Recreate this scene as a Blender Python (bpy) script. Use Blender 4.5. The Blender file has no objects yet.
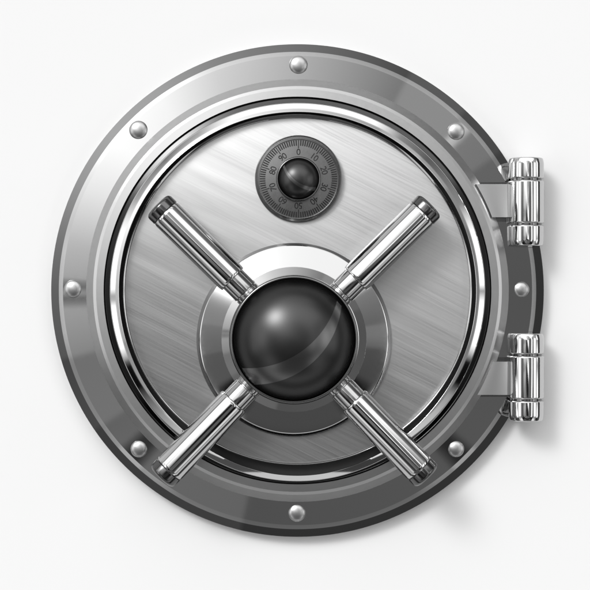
import bpy, bmesh, math, random
from mathutils import Vector, Matrix
random.seed(4)
S = 0.004                     # metres per drawing unit
D = 1675.0                    # camera distance in drawing units
scene = bpy.context.scene

# ------------------------------------------------------------------ camera
cd = bpy.data.cameras.new("camera"); cam = bpy.data.objects.new("camera", cd)
scene.collection.objects.link(cam)
cam.location = (0, -D * S, 0); cam.rotation_euler = (math.radians(90), 0, 0)
cd.sensor_width = 36; cd.lens = 36 * D / 590.0
cd.clip_start = 0.1; cd.clip_end = 400
scene.camera = cam
scene.view_settings.view_transform = 'Standard'; scene.view_settings.look = 'None'
scene.view_settings.exposure = 0; scene.view_settings.gamma = 1
scene.render.resolution_x = 1024; scene.render.resolution_y = 1024

# ------------------------------------------------------------------ world: invented surround, bright and dark zones shaped for the metal's reflections
BASE = 0.42
def lin(v): return (v / 12.92 if v <= .04045 else ((v + .055) / 1.055) ** 2.4)
def env(v): return lin(v) / BASE if v <= 1 else lin(1) / BASE * v
F = [(0,.32),(20,.33),(20.6,.39),(34,.39),(34.6,.46),(46.5,.46),(47.2,.55),(62,.55),(62.6,.46),(75,.57),(90,.68),(110,.80),
     (125,.95),(140,.99),(153,.90),(168,.70),(180,.59),(196,.52),(196.6,.43),(214,.45),(214.6,.38),(256,.39),(256.6,.31),(360,.32)]
F0 = list(F)
F = sorted(F + [(221,.40),(223,.18),(227,.18),(229,.40),(311,.33),(313,.15),(317,.15),(319,.33),(176.5,.63),(178,.15),(182,.15),(183.5,.61),(42.5,.47),(43.8,.75),(46.0,.75)])
core = [(0,1.0),(12,1.0),(22,.40),(38,.42),(41,1.0),(49,1.0),(52,.48),(75,.55),(90,.60),(110,.72),(124,.85),(130,1.0),(140,1.0),(146,.85),(154,.75),
        (160,.05),(200,.05),(270,.04),(320,.05),(332,.5),(340,1.0),(360,1.0)]
M0 = [(0,1.0),(90,1.0),(150,1.0),(155,.9),(160,.03),(198,.03),(200,.12),(270,.10),(322,.08),(334,1.0),(360,1.0)]
M1 = [(0,.45),(8,.46),(8.6,.38),(20,.43),(32,.48),(37,.97),(90,.97),(143,.97),(150,.40),(172,.45),(172.6,.40),(192,.38),(192.6,.33),
      (212,.33),(217,.03),(233,.03),(240,.28),(300,.28),(307,.03),(323,.03),(330,.27),(351,.30),(352,.38),(360,.45)]
M2 = [(0,1.1),(12,1.1),(20,.55),(34,.6),(38,1.0),(90,1.0),(142,1.0),(150,.6),(164,.6),(170,1.1),(190,1.1),(198,.55),(212,.55),(217,.8),
      (233,.8),(240,.25),(300,.25),(307,.8),(323,.8),(330,.5),(342,.55),(350,1.1),(360,1.1)]
K = sorted([(a, v * .85 + .12) for a, v in F0] + [(221,.5),(222,.62),(228,.62),(229,.5),(311,.42),(312,.56),(318,.56),(319,.42)])
C = [(0,.5),(3,1.05),(15,1.0),(28,.45),(45,.30),(56,.45),(66,.9),(90,.93),(108,.9),(122,.5),(135,.28),(150,.5),(162,.9),(178,1.05),
     (182,.4),(186,1.05),(197,.95),(203,.03),(211,.03),(218,.4),(228,.6),(250,.74),(270,.82),(300,.74),(318,.62),(326,.5),(330,.03),(338,.03),(344,.95),(355,1.05),(360,.5)]
Dk = [(a, v * .70 - .03) for a, v in F0]
# (zone ramp, outer polar angle in degrees, softness of the boundary)
ZONES = [(core, 9, 1.0), (F, 26, 1.0), (M0, 32, 1.0), (M1, 43, 1.0), (M2, 57, 1.0), (K, 63, 1.0), (C, 73, 1.0), (Dk, None, None)]
w = bpy.data.worlds.new("World"); scene.world = w; w.use_nodes = True
nt = w.node_tree; N = nt.nodes; L = nt.links
bg = N["Background"]
tc = N.new("ShaderNodeTexCoord"); sp = N.new("ShaderNodeSeparateXYZ"); L.new(tc.outputs["Generated"], sp.inputs[0])
def mth(op, a, b=None, c=None):
    n = N.new("ShaderNodeMath"); n.operation = op
    for i, q in enumerate((a, b, c)):
        if q is None: continue
        if isinstance(q, (int, float)): n.inputs[i].default_value = q
        else: L.new(q, n.inputs[i])
    return n.outputs[0]
at = mth('ARCTAN2', sp.outputs[2], sp.outputs[0])
az = mth('FRACT', mth('ADD', mth('DIVIDE', at, 2 * math.pi), 1.0))
th = mth('MULTIPLY', mth('ARCCOSINE', mth('MULTIPLY', sp.outputs[1], -1.0)), 180 / math.pi)
def ramp(st):
    if len(st) > 32:                      # a colour ramp holds 32 stops: split a longer profile in two
        h = len(st) // 2
        m = N.new("ShaderNodeMix"); m.data_type = 'RGBA'
        L.new(mth('GREATER_THAN', az, st[h][0] / 360.0), m.inputs[0])
        L.new(ramp(st[:h + 1]), m.inputs[6]); L.new(ramp(st[h:]), m.inputs[7]); return m.outputs[2]
    r = N.new("ShaderNodeValToRGB"); e = r.color_ramp.elements
    st = [(a / 360.0, env(max(v, .01))) for a, v in st]
    e[0].position, e[-1].position = st[0][0], st[-1][0]
    e[0].color = (st[0][1],) * 3 + (1,); e[1].color = (st[-1][1],) * 3 + (1,)
    for a, v in st[1:-1]:
        q = e.new(a); q.color = (v, v, v, 1)
    L.new(az, r.inputs[0]); return r.outputs[0]
res = ramp(ZONES[0][0])
for i in range(1, len(ZONES)):
    b, sft = ZONES[i - 1][1], ZONES[i - 1][2]
    mr = N.new("ShaderNodeMapRange"); mr.interpolation_type = 'SMOOTHSTEP'
    L.new(th, mr.inputs[0]); mr.inputs[1].default_value = b - sft; mr.inputs[2].default_value = b + sft
    mx = N.new("ShaderNodeMix"); mx.data_type = 'RGBA'
    L.new(mr.outputs[0], mx.inputs[0]); L.new(res, mx.inputs[6]); L.new(ramp(ZONES[i][0]), mx.inputs[7])
    res = mx.outputs[2]
def dotp(azd, thd):
    a, t = math.radians(azd), math.radians(thd); v = (math.sin(t) * math.cos(a), -math.cos(t), math.sin(t) * math.sin(a))
    q = mth('MULTIPLY', sp.outputs[0], v[0])
    for i in (1, 2): q = mth('ADD', q, mth('MULTIPLY', sp.outputs[i], v[i]))
    return q
# feathered glow added to the surround at the upper left, shaped for highlights
dk = mth('MAXIMUM', dotp(131, 45), 0)
glow = mth('ADD', mth('MULTIPLY', mth('POWER', dk, 110), 38.0), mth('MULTIPLY', mth('POWER', dk, 14), .6))
va = N.new("ShaderNodeVectorMath"); va.operation = 'ADD'
L.new(res, va.inputs[0]); L.new(glow, va.inputs[1])
L.new(va.outputs[0], bg.inputs[0]); bg.inputs[1].default_value = 1.0

# ------------------------------------------------------------------ materials
def mat(name, col, metal=1.0, rough=.15, aniso=0.0, tang=None, coat=0.0, spec=.5, scratch=0.0, sdir=None, bump=0.0, coatr=.03):
    m = bpy.data.materials.new(name); m.use_nodes = True
    t = m.node_tree; p = t.nodes["Principled BSDF"]
    p.inputs["Base Color"].default_value = (col, col, col, 1) if not isinstance(col, tuple) else col + (1,)
    p.inputs["Metallic"].default_value = metal; p.inputs["Roughness"].default_value = rough
    p.inputs["Anisotropic"].default_value = aniso; p.inputs["Coat Weight"].default_value = coat
    p.inputs["Coat Roughness"].default_value = coatr; p.inputs["Specular IOR Level"].default_value = spec
    g = t.nodes.new("ShaderNodeNewGeometry")
    if tang:
        c = t.nodes.new("ShaderNodeCombineXYZ")
        for i in range(3): c.inputs[i].default_value = tang[i]
        t.links.new(c.outputs[0], p.inputs["Tangent"])
    if scratch or bump:
        mp = t.nodes.new("ShaderNodeMapping"); t.links.new(g.outputs["Position"], mp.inputs[0])
        if sdir:      # grain running along one straight direction
            mp.vector_type = 'TEXTURE'
            mp.inputs["Rotation"].default_value = (0, -sdir, 0)
            mp.inputs["Scale"].default_value = (1.0 , 1.0, .012)
        nz = t.nodes.new("ShaderNodeTexNoise"); nz.inputs["Scale"].default_value = 2.6 if sdir else 60
        nz.inputs["Detail"].default_value = 5; nz.inputs["Roughness"].default_value = .65
        t.links.new(mp.outputs[0], nz.inputs["Vector"])
        if scratch:
            mr = t.nodes.new("ShaderNodeMapRange"); t.links.new(nz.outputs[0], mr.inputs[0])
            mr.inputs[1].default_value = .3; mr.inputs[2].default_value = .7
            mr.inputs[3].default_value = rough - scratch; mr.inputs[4].default_value = rough + scratch
            t.links.new(mr.outputs[0], p.inputs["Roughness"])
        if sdir:
            cm = t.nodes.new("ShaderNodeMapRange"); t.links.new(nz.outputs[0], cm.inputs[0])
            cm.inputs[1].default_value = .25; cm.inputs[2].default_value = .75
            cm.inputs[3].default_value = col * .91; cm.inputs[4].default_value = col * 1.09
            t.links.new(cm.outputs[0], p.inputs["Base Color"])
            mp2 = t.nodes.new("ShaderNodeMapping"); t.links.new(g.outputs["Position"], mp2.inputs[0]); mp2.vector_type = 'TEXTURE'
            mp2.inputs["Rotation"].default_value = (0, -sdir, 0); mp2.inputs["Scale"].default_value = (1.0, 1.0, .16)
            n2 = t.nodes.new("ShaderNodeTexNoise"); n2.inputs["Scale"].default_value = 1.3; n2.inputs["Detail"].default_value = 1.5
            t.links.new(mp2.outputs[0], n2.inputs["Vector"])
            b2 = t.nodes.new("ShaderNodeBump"); b2.inputs["Strength"].default_value = 1; b2.inputs["Distance"].default_value = .0035
            t.links.new(n2.outputs[0], b2.inputs["Height"])
        if bump:
            b = t.nodes.new("ShaderNodeBump"); b.inputs["Strength"].default_value = bump; b.inputs["Distance"].default_value = .004
            t.links.new(nz.outputs[0], b.inputs["Height"]); t.links.new(b.outputs[0], p.inputs["Normal"])
            if sdir: t.links.new(b2.outputs[0], b.inputs["Normal"])
    return m
BR = math.radians(-27)
M_wall = mat("white_wall", .62, 0, .8, spec=.1)
M_steel = mat("satin_steel", .41, 1, .035, scratch=.008)
M_plate = mat("brushed_steel", .34, 1, .40, aniso=.7, tang=(math.cos(BR), 0, math.sin(BR)), scratch=.05, sdir=BR, bump=.02)
M_chrome = mat("chrome", .58, 1, .055)
M_handle = mat("polished_steel", .46, 1, .08)
M_neck = mat("neck_steel", .34, 1, .12)
M_cap = mat("dark_steel", .10, 1, .15)
M_black = mat("black_gap", .012, 0, .5, spec=.2)
M_trim = mat("dark_trim", .05, 1, .10)
M_collar = mat("collar_steel", .40, 1, .06, scratch=.012)
M_gun = mat("gunmetal", .15, 1, .18)
M_ball = mat("black_lacquer", .055, 1, .33)
M_ball.node_tree.nodes["Principled BSDF"].inputs["Specular Tint"].default_value = (.15, .15, .15, 1)
M_band = mat("reflection_grey", .12, 1, .30)  # lighter grey standing in for a curved reflection on the dome and knob
M_leaf = mat("satin_leaf", .50, 1, .28)
M_rim = mat("rim_steel", .41, 1, .29, scratch=.015)
M_bezel = mat("bezel_steel", .33, 1, .20)
M_dial = mat("dial_grey", .18, 1, .28, scratch=.04)
M_ink = mat("black_ink", .015, 0, .5, spec=.2)
M_rivet = mat("rivet_steel", .38, 1, .34)
M_hinge = mat("hinge_chrome", .54, 1, .08)

# ------------------------------------------------------------------ helpers
def link(name, mesh, m, parent=None):
    o = bpy.data.objects.new(name, mesh); scene.collection.objects.link(o)
    mesh.materials.clear(); mesh.materials.append(m)
    if parent is not None: o.parent = parent
    return o
LIFT = 5.0         # the whole door stands this much further off the wall
def real(x, y, h):            # a measured point at height h off the wall -> metres
    if h > 0: h += LIFT
    k = (1 - h / D) * S
    return Vector(((x - 295) * k, -h * S, (295 - y) * k))
def roundp(pts, rad=.6, n=3, closed=False):
    out = [pts[0]]
    for i in range(1, len(pts) - 1):
        a, b, c = Vector(pts[i - 1][:2]), Vector(pts[i][:2]), Vector(pts[i + 1][:2])
        r = pts[i][2] if len(pts[i]) > 2 else rad
        u, v = (a - b), (c - b)
        r = min(r, u.length * .45, v.length * .45)
        if r < 1e-4: out.append(tuple(b)); continue
        p, q = b + u.normalized() * r, b + v.normalized() * r
        for k in range(n + 1):
            s = k / n
            out.append(tuple(p * (1 - s) ** 2 + b * 2 * s * (1 - s) + q * s * s))
    out.append(pts[-1]); return [tuple(p[:2]) for p in out]
def finish(bm, sharp=32):
    bmesh.ops.remove_doubles(bm, verts=bm.verts, dist=1e-6)
    bmesh.ops.recalc_face_normals(bm, faces=bm.faces)
    for f in bm.faces: f.smooth = True
    for e in bm.edges:
        if len(e.link_faces) == 2 and e.calc_face_angle(0) > math.radians(sharp): e.smooth = False
    me = bpy.data.meshes.new("mesh"); bm.to_mesh(me); bm.free(); return me
def disc(cx, cy, prof, seg=256, sharp=32, warp=None):
    """surface of revolution facing the viewer; profile = (radius as seen, height off the wall), relative to the door's origin"""
    bm = bmesh.new(); rings = []
    for r, h in prof:
        c = real(cx, cy, h); h = h + LIFT if h > 0 else h; R = max(r, 0) * S * (1 - h / D)
        if R < 1e-7: rings.append([bm.verts.new(c)]); continue
        row = []
        for i in range(seg):
            a = 2 * math.pi * i / seg
            R = (warp(r, a) if warp else r) * S * (1 - h / D)
            row.append(bm.verts.new(c + Vector((R * math.cos(a), 0, R * math.sin(a)))))
        rings.append(row)
    for a, b in zip(rings, rings[1:]):
        for i in range(seg):
            j = (i + 1) % seg
            if len(a) == 1 and len(b) == 1: continue
            if len(a) == 1: bm.faces.new((a[0], b[j], b[i]))
            elif len(b) == 1: bm.faces.new((a[i], a[j], b[0]))
            else: bm.faces.new((a[i], a[j], b[j], b[i]))
    return finish(bm, sharp)
def rod(prof, seg=96, sharp=32):
    """surface of revolution round local X; profile = (x, radius) in metres"""
    bm = bmesh.new(); rings = []
    for x, r in prof:
        if r < 1e-7: rings.append([bm.verts.new((x, 0, 0))]); continue
        rings.append([bm.verts.new((x, r * math.cos(2 * math.pi * i / seg), r * math.sin(2 * math.pi * i / seg))) for i in range(seg)])
    for a, b in zip(rings, rings[1:]):
        for i in range(seg):
            j = (i + 1) % seg
            if len(a) == 1: bm.faces.new((a[0], b[j], b[i]))
            elif len(b) == 1: bm.faces.new((a[i], a[j], b[0]))
            else: bm.faces.new((a[i], a[j], b[j], b[i]))
    return finish(bm, sharp)
def empty(name, parent=None):
    o = bpy.data.objects.new(name, None); o.empty_display_size = .1
    scene.collection.objects.link(o)
    if parent is not None: o.parent = parent
    return o

# ------------------------------------------------------------------ wall
bm = bmesh.new(); W = 30
vs = [bm.verts.new(v) for v in ((-W, 0, -W), (W, 0, -W), (W, 0, W), (-W, 0, W))]; bm.faces.new(vs)
me = bpy.data.meshes.new("wall"); bm.to_mesh(me); bm.free()
wall = link("wall", me, M_wall); wall["kind"] = "structure"

CX, CY = 297.5, 290.5
# ------------------------------------------------------------------ door frame: flange with eight rivets
frame = empty("mounting_flange")
frame["label"] = "wide round steel outer ring with eight dome rivets, fixed flat to the white wall"
frame["category"] = "outer ring"; frame["kind"] = "thing"
flange_prof = roundp([(246.3, 0), (246.3, 8), (238.7, 14.3), (234.6, 16.3), (211, 19.2), (203, 19.2), (200, 19.2)], 0)
link("flange", disc(CX, CY, flange_prof, 360, 7), M_steel, frame)
RIV = [(298.5, 65, 9.3), (456, 131.5, 8.8), (521.5, 289.5, 7.8), (456, 449, 8.2), (297, 513, 8.8), (139, 449, 8.5), (73, 289, 9.0), (138.5, 130, 9.3)]
for x, y, r in RIV:
    h0 = 15.5
    pr = [(r, h0), (r, h0 + 1.7)] + [(r * math.cos(t), h0 + 1.8 + r * .42 * math.sin(t)) for t in [math.radians(6 * k) for k in range(1, 16)]]
    pr[-1] = (0, pr[-1][1])
    link("rivet", disc(x, y, pr, 64, 60), M_rivet, frame)

# ------------------------------------------------------------------ the door
door = empty("bank_vault")
door["label"] = "round brushed steel vault door with four-spoke handle, combination dial and two chrome hinges"
door["category"] = "vault door"; door["kind"] = "thing"
link("rim", disc(CX, CY, roundp([(211.3, 14), (211.3, 19.4), (204.4, 24.8), (201.4, 26.4), (193.9, 27.1), (193.9, 12)], 0), 360, 7), M_rim, door)
link("seal", disc(CX, CY, [(194.5, 16), (185, 16), (174, 16)], 256), M_black, door)
def low(a): return max(0.0, math.cos(a + math.pi / 2)) ** 5         # 1 at the foot of the ring
def cwarp(r, a):        # the ring is narrower and sits lower at its foot
    t = (187.8 - r) / 9.0
    return r + low(a) * (3.0 + 3.5 * max(0, min(1, t)))
link("trim_ring", disc(CX, CY, roundp([(192.4, 14), (192.4, 24.6), (187.8, 25.9), (186, 25.9)], 0), 360, 7), M_trim, door)
link("chrome_ring", disc(CX, CY, roundp([(188, 12), (188, 29), (187.2, 30.0), (178.8, 35.3), (178.5, 34), (178.4, 12)], .3), 320, 12, cwarp), M_chrome, door)
def lwarp(r, a):
    return r + (1.6 * max(0, math.sin(a)) ** 3 if r > 173.6 else 0)
link("plate_lip", disc(CX, CY, roundp([(174.8, 12), (174.8, 25), (172.9, 25.8), (172.6, 12)], .4), 320, 14, lwarp), M_chrome, door)
pl = [(172.6 * (1 - k / 40), 23.8 + 9 * (1 - (1 - k / 40) ** 2)) for k in range(0, 41)]
plate = link("door_plate", disc(CX, CY, pl, 256, 20), M_plate, door)

# ------------------------------------------------------------------ combination dial
dial = empty("combination_dial", door)
DX, DY = 298.5, 178.8
link("bezel", disc(DX, DY, roundp([(43.6, 28), (43.6, 34), (42.6, 36), (39.6, 39), (39.2, 37.5), (38.8, 36)], .3), 128, 14), M_bezel, dial)
link("dial_face", disc(DX, DY, [(39.4, 37), (22, 38.5), (15, 38.5)], 128), M_dial, dial)
def hface(r): return 37 + 1.5 * (39.4 - r) / 17.4
bm = bmesh.new()
for i in range(100):
    a = math.radians(90 - 3.6 * i)
    r1, r0, wd = 38.6, (30.6 if i % 10 == 0 else 33.2), (.42 if i % 10 == 0 else .60)
    q = []
    for r, s in ((r0, -1), (r1, -1), (r1, 1), (r0, 1)):
        q.append((DX + r * math.cos(a) - s * wd * math.sin(a), DY - r * math.sin(a) - s * wd * math.cos(a), hface(r)))
    lo = [bm.verts.new(real(x, y, h - .1)) for x, y, h in q]; hi = [bm.verts.new(real(x, y, h + .25)) for x, y, h in q]
    bm.faces.new(hi); 
    for k in range(4): bm.faces.new((lo[k], lo[(k + 1) % 4], hi[(k + 1) % 4], hi[k]))
me = finish(bm); link("tick_marks", me, M_ink, dial)
for i in range(10):
    cu = bpy.data.curves.new("numeral", 'FONT'); cu.body = str(i * 10); cu.size = 8.6 * S; cu.extrude = .1 * S
    cu.align_x = 'CENTER'; cu.align_y = 'CENTER'; cu.space_character = .92
    to = bpy.data.objects.new("tmp", cu); scene.collection.objects.link(to)
    me = bpy.data.meshes.new_from_object(to.evaluated_get(bpy.context.evaluated_depsgraph_get()))
    bpy.data.objects.remove(to)
    az_ = math.radians(90 - 36 * i)
    o = link("numeral", me, M_ink, dial)
    o.location = real(DX + 26.6 * math.cos(az_), DY - 26.6 * math.sin(az_), hface(26.6) + .25)
    o.rotation_euler = Matrix.Rotation(math.radians(90), 4, 'X').to_euler()
    o.rotation_euler = (Matrix.Rotation(math.radians(36 * i), 4, 'Y') @ Matrix.Rotation(math.radians(90), 4, 'X')).to_euler()
link("knob_collar", disc(DX, DY, roundp([(22.4, 37.5), (22.4, 50), (21.6, 51.5), (20.4, 51.5), (20.2, 50)], .5), 96, 40), M_gun, dial)
link("knob", disc(DX, DY, [(20.4 * math.cos(t), 50 + 15 * math.sin(t)) for t in [math.radians(4.5 * k) for k in range(0, 20)]] + [(0, 65)], 96, 60), M_ball, dial)

# ------------------------------------------------------------------ handwheel
HX, HY = 294.0, 339.5
wheel = empty("handwheel", door)
link("collar", disc(HX, HY, roundp([(97.5, 28), (97.5, 31), (94.6, 34.5), (93.6, 35.2), (72.5, 42.0), (72.5, 42.2), (65, 43.2), (58, 43.2)], .25), 256, 7), M_collar, wheel)
link("hub_barrel", disc(HX, HY, roundp([(64.4, 40), (64.4, 74), (63.4, 76), (61.8, 76.4), (60.6, 75), (60.2, 73)], .7), 192, 40), M_gun, wheel)
link("hub_dome", disc(HX, HY, [(60.6 * math.cos(t), 73 + 42 * math.sin(t)) for t in [math.radians(3 * k) for k in range(0, 30)]] + [(0, 115)], 192, 60), M_ball, wheel)
HH = 60.0; kk = (1 - (HH + LIFT) / D) * S
body_p = roundp([(85.5, 10, 0), (85.5, 15.4, 2.2), (88, 16.1, 1.5), (177.5, 16.1, .5), (179.6, 15.6, .2), (179.6, 10, 0)], .8, 5)
cap_p = roundp([(179.0, 10), (179.0, 14.6), (180.4, 15.4), (180.6, 15.9), (189.0, 15.9, 3), (191.4, 13.2, 2.0), (191.4, 0, 0)], .5, 6)
neck_p = roundp([(50, 13.4), (66.5, 13.4), (66.8, 12.6), (68.0, 12.6), (68.3, 13.7), (86, 13.7)], .25)
band_p = None
def spoke(name, prof, m):
    return rod([(x * kk, r * kk) for x, r in prof]), name, m
parts = [("spoke_neck", rod([(x * kk, r * kk) for x, r in neck_p], sharp=30), M_neck),
         ("spoke_grip", rod([(x * kk, r * kk) for x, r in body_p], sharp=30), M_handle),
         ("spoke_cap", rod([(x * kk, r * kk) for x, r in cap_p], sharp=30), M_cap)]
for a in (135.4, 44.6, 226, 314.2):
    c = real(HX, HY, HH)
    for nm, me, m in parts:
        o = link(nm, me, m, wheel); o.location = c
        o.rotation_euler = (0, -math.radians(a), 0)

# painted reflections: lighter curved strips laid over the hub dome and dial knob
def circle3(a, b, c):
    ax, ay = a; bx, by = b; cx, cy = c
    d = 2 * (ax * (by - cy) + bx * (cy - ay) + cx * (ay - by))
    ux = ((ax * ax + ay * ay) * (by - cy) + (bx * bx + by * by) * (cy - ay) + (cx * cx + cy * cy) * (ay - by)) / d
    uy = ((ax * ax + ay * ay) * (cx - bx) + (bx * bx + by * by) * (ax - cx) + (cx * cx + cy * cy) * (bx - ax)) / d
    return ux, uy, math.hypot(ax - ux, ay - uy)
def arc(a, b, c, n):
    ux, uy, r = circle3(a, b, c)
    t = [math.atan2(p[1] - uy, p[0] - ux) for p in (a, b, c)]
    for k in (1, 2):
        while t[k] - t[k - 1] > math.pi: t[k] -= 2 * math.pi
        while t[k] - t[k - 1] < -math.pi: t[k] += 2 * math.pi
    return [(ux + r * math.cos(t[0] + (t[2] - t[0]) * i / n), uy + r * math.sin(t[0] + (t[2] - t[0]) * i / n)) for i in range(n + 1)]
def painted_reflection(cx, cy, R, h0, b, up, lo, lift, n=90, m=14):
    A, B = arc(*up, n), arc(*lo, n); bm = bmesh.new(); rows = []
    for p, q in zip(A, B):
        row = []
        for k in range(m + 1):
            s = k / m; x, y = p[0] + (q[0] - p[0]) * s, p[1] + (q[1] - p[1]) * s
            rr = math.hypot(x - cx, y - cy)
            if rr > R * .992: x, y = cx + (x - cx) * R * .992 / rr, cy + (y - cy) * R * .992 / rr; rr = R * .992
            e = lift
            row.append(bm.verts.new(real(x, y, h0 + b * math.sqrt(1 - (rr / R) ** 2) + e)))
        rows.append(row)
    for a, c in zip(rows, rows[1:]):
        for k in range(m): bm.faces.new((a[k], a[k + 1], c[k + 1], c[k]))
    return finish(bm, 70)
link("painted_reflection", painted_reflection(HX, HY, 60.6, 73, 42, ((242, 368), (307.4, 346.8), (337, 301)), ((249, 384.5), (308.5, 366), (341.5, 306)), .10), M_band, wheel)
link("painted_reflection", painted_reflection(DX, DY, 20.4, 50, 15, ((284.5, 165), (293.4, 178.6), (316.0, 187.3)), ((283, 167), (291.8, 181.4), (315.0, 191.0)), .08), M_band, dial)

# ------------------------------------------------------------------ hinges
for y0, y1, up in ((158, 246.4, 1), (333, 421, -1)):
    hg = empty("hinge", door)
    yc = (y0 + y1) / 2; half = (y1 - y0) / 2; ah = 20.0; kh = (1 - (ah + LIFT) / D) * S
    c = real(526.2, yc, ah)
    R = 17.9
    mid = roundp([(-21.3, 10, 0), (-21.3, 17.0, .8), (-20.2, R, .6), (20.2, R, .6), (21.3, 17.0, .8), (21.3, 10, 0)], .6, 4)
    o = link("knuckle", rod([(x * kh, r * kh) for x, r in mid]), M_hinge, hg); o.location = c; o.rotation_euler = (0, math.radians(-90), 0)
    for s in (-1, 1):
        e = roundp([(23.3, 10, 0), (23.3, 16.8, .8), (24.2, R - .2, .6), (38.8, R - .3, 1.5), (half - .5, R - 1.3, 2.2), (half, R - 4, 1.2), (half, 0, 0)], .8, 5)
        o = link("knuckle", rod([(x * s * kh, r * kh) for x, r in e]), M_hinge, hg); o.location = c; o.rotation_euler = (0, math.radians(-90), 0)
    o = link("hinge_pin", rod([(x * kh, r * kh) for x, r in [(-24, 0), (-24, 15.6), (24, 15.6), (24, 0)]]), M_gun, hg); o.location = c; o.rotation_euler = (0, math.radians(-90), 0)
    # leaf: curved strap from the rim to the knuckle, with bevelled long edges
    ya, yb = (182.3, 221.8) if up == 1 else (357.2, 396.7)
    big, sml = 4.6, 1.8
    e0, e1 = (sml, big) if up == 1 else (big, sml)
    def strap(yt, yb_, lift, top):
        bm = bmesh.new(); nx, ny = 24, 8; rows = []
        for i in range(nx + 1):
            s = i / nx; row = []
            for k in range(ny + 1):
                y = yt + (yb_ - yt) * k / ny
                x0 = CX + math.sqrt(208.0 ** 2 - (y - CY) ** 2); x = x0 + s * (518 - x0)
                row.append((x, y, lift + (-.3 * s - 3.4 * s * s if top else -2.5 * s)))
            sec = [(row[0][0], yt, 10)] + row + [(row[-1][0], yb_, 10)]
            rows.append([bm.verts.new(real(*p)) for p in sec])
        for a, b in zip(rows, rows[1:]):
            for k in range(len(a) - 1): bm.faces.new((a[k], a[k + 1], b[k + 1], b[k]))
        bm.faces.new(rows[0]); bm.faces.new(rows[-1][::-1])
        return finish(bm, 25)
    link("hinge_backing", strap(ya, yb, 19.6, False), M_gun, hg)
    bm = None
    link("hinge_leaf", strap(ya + e0, yb - e1, 24.0, True), M_leaf, hg)
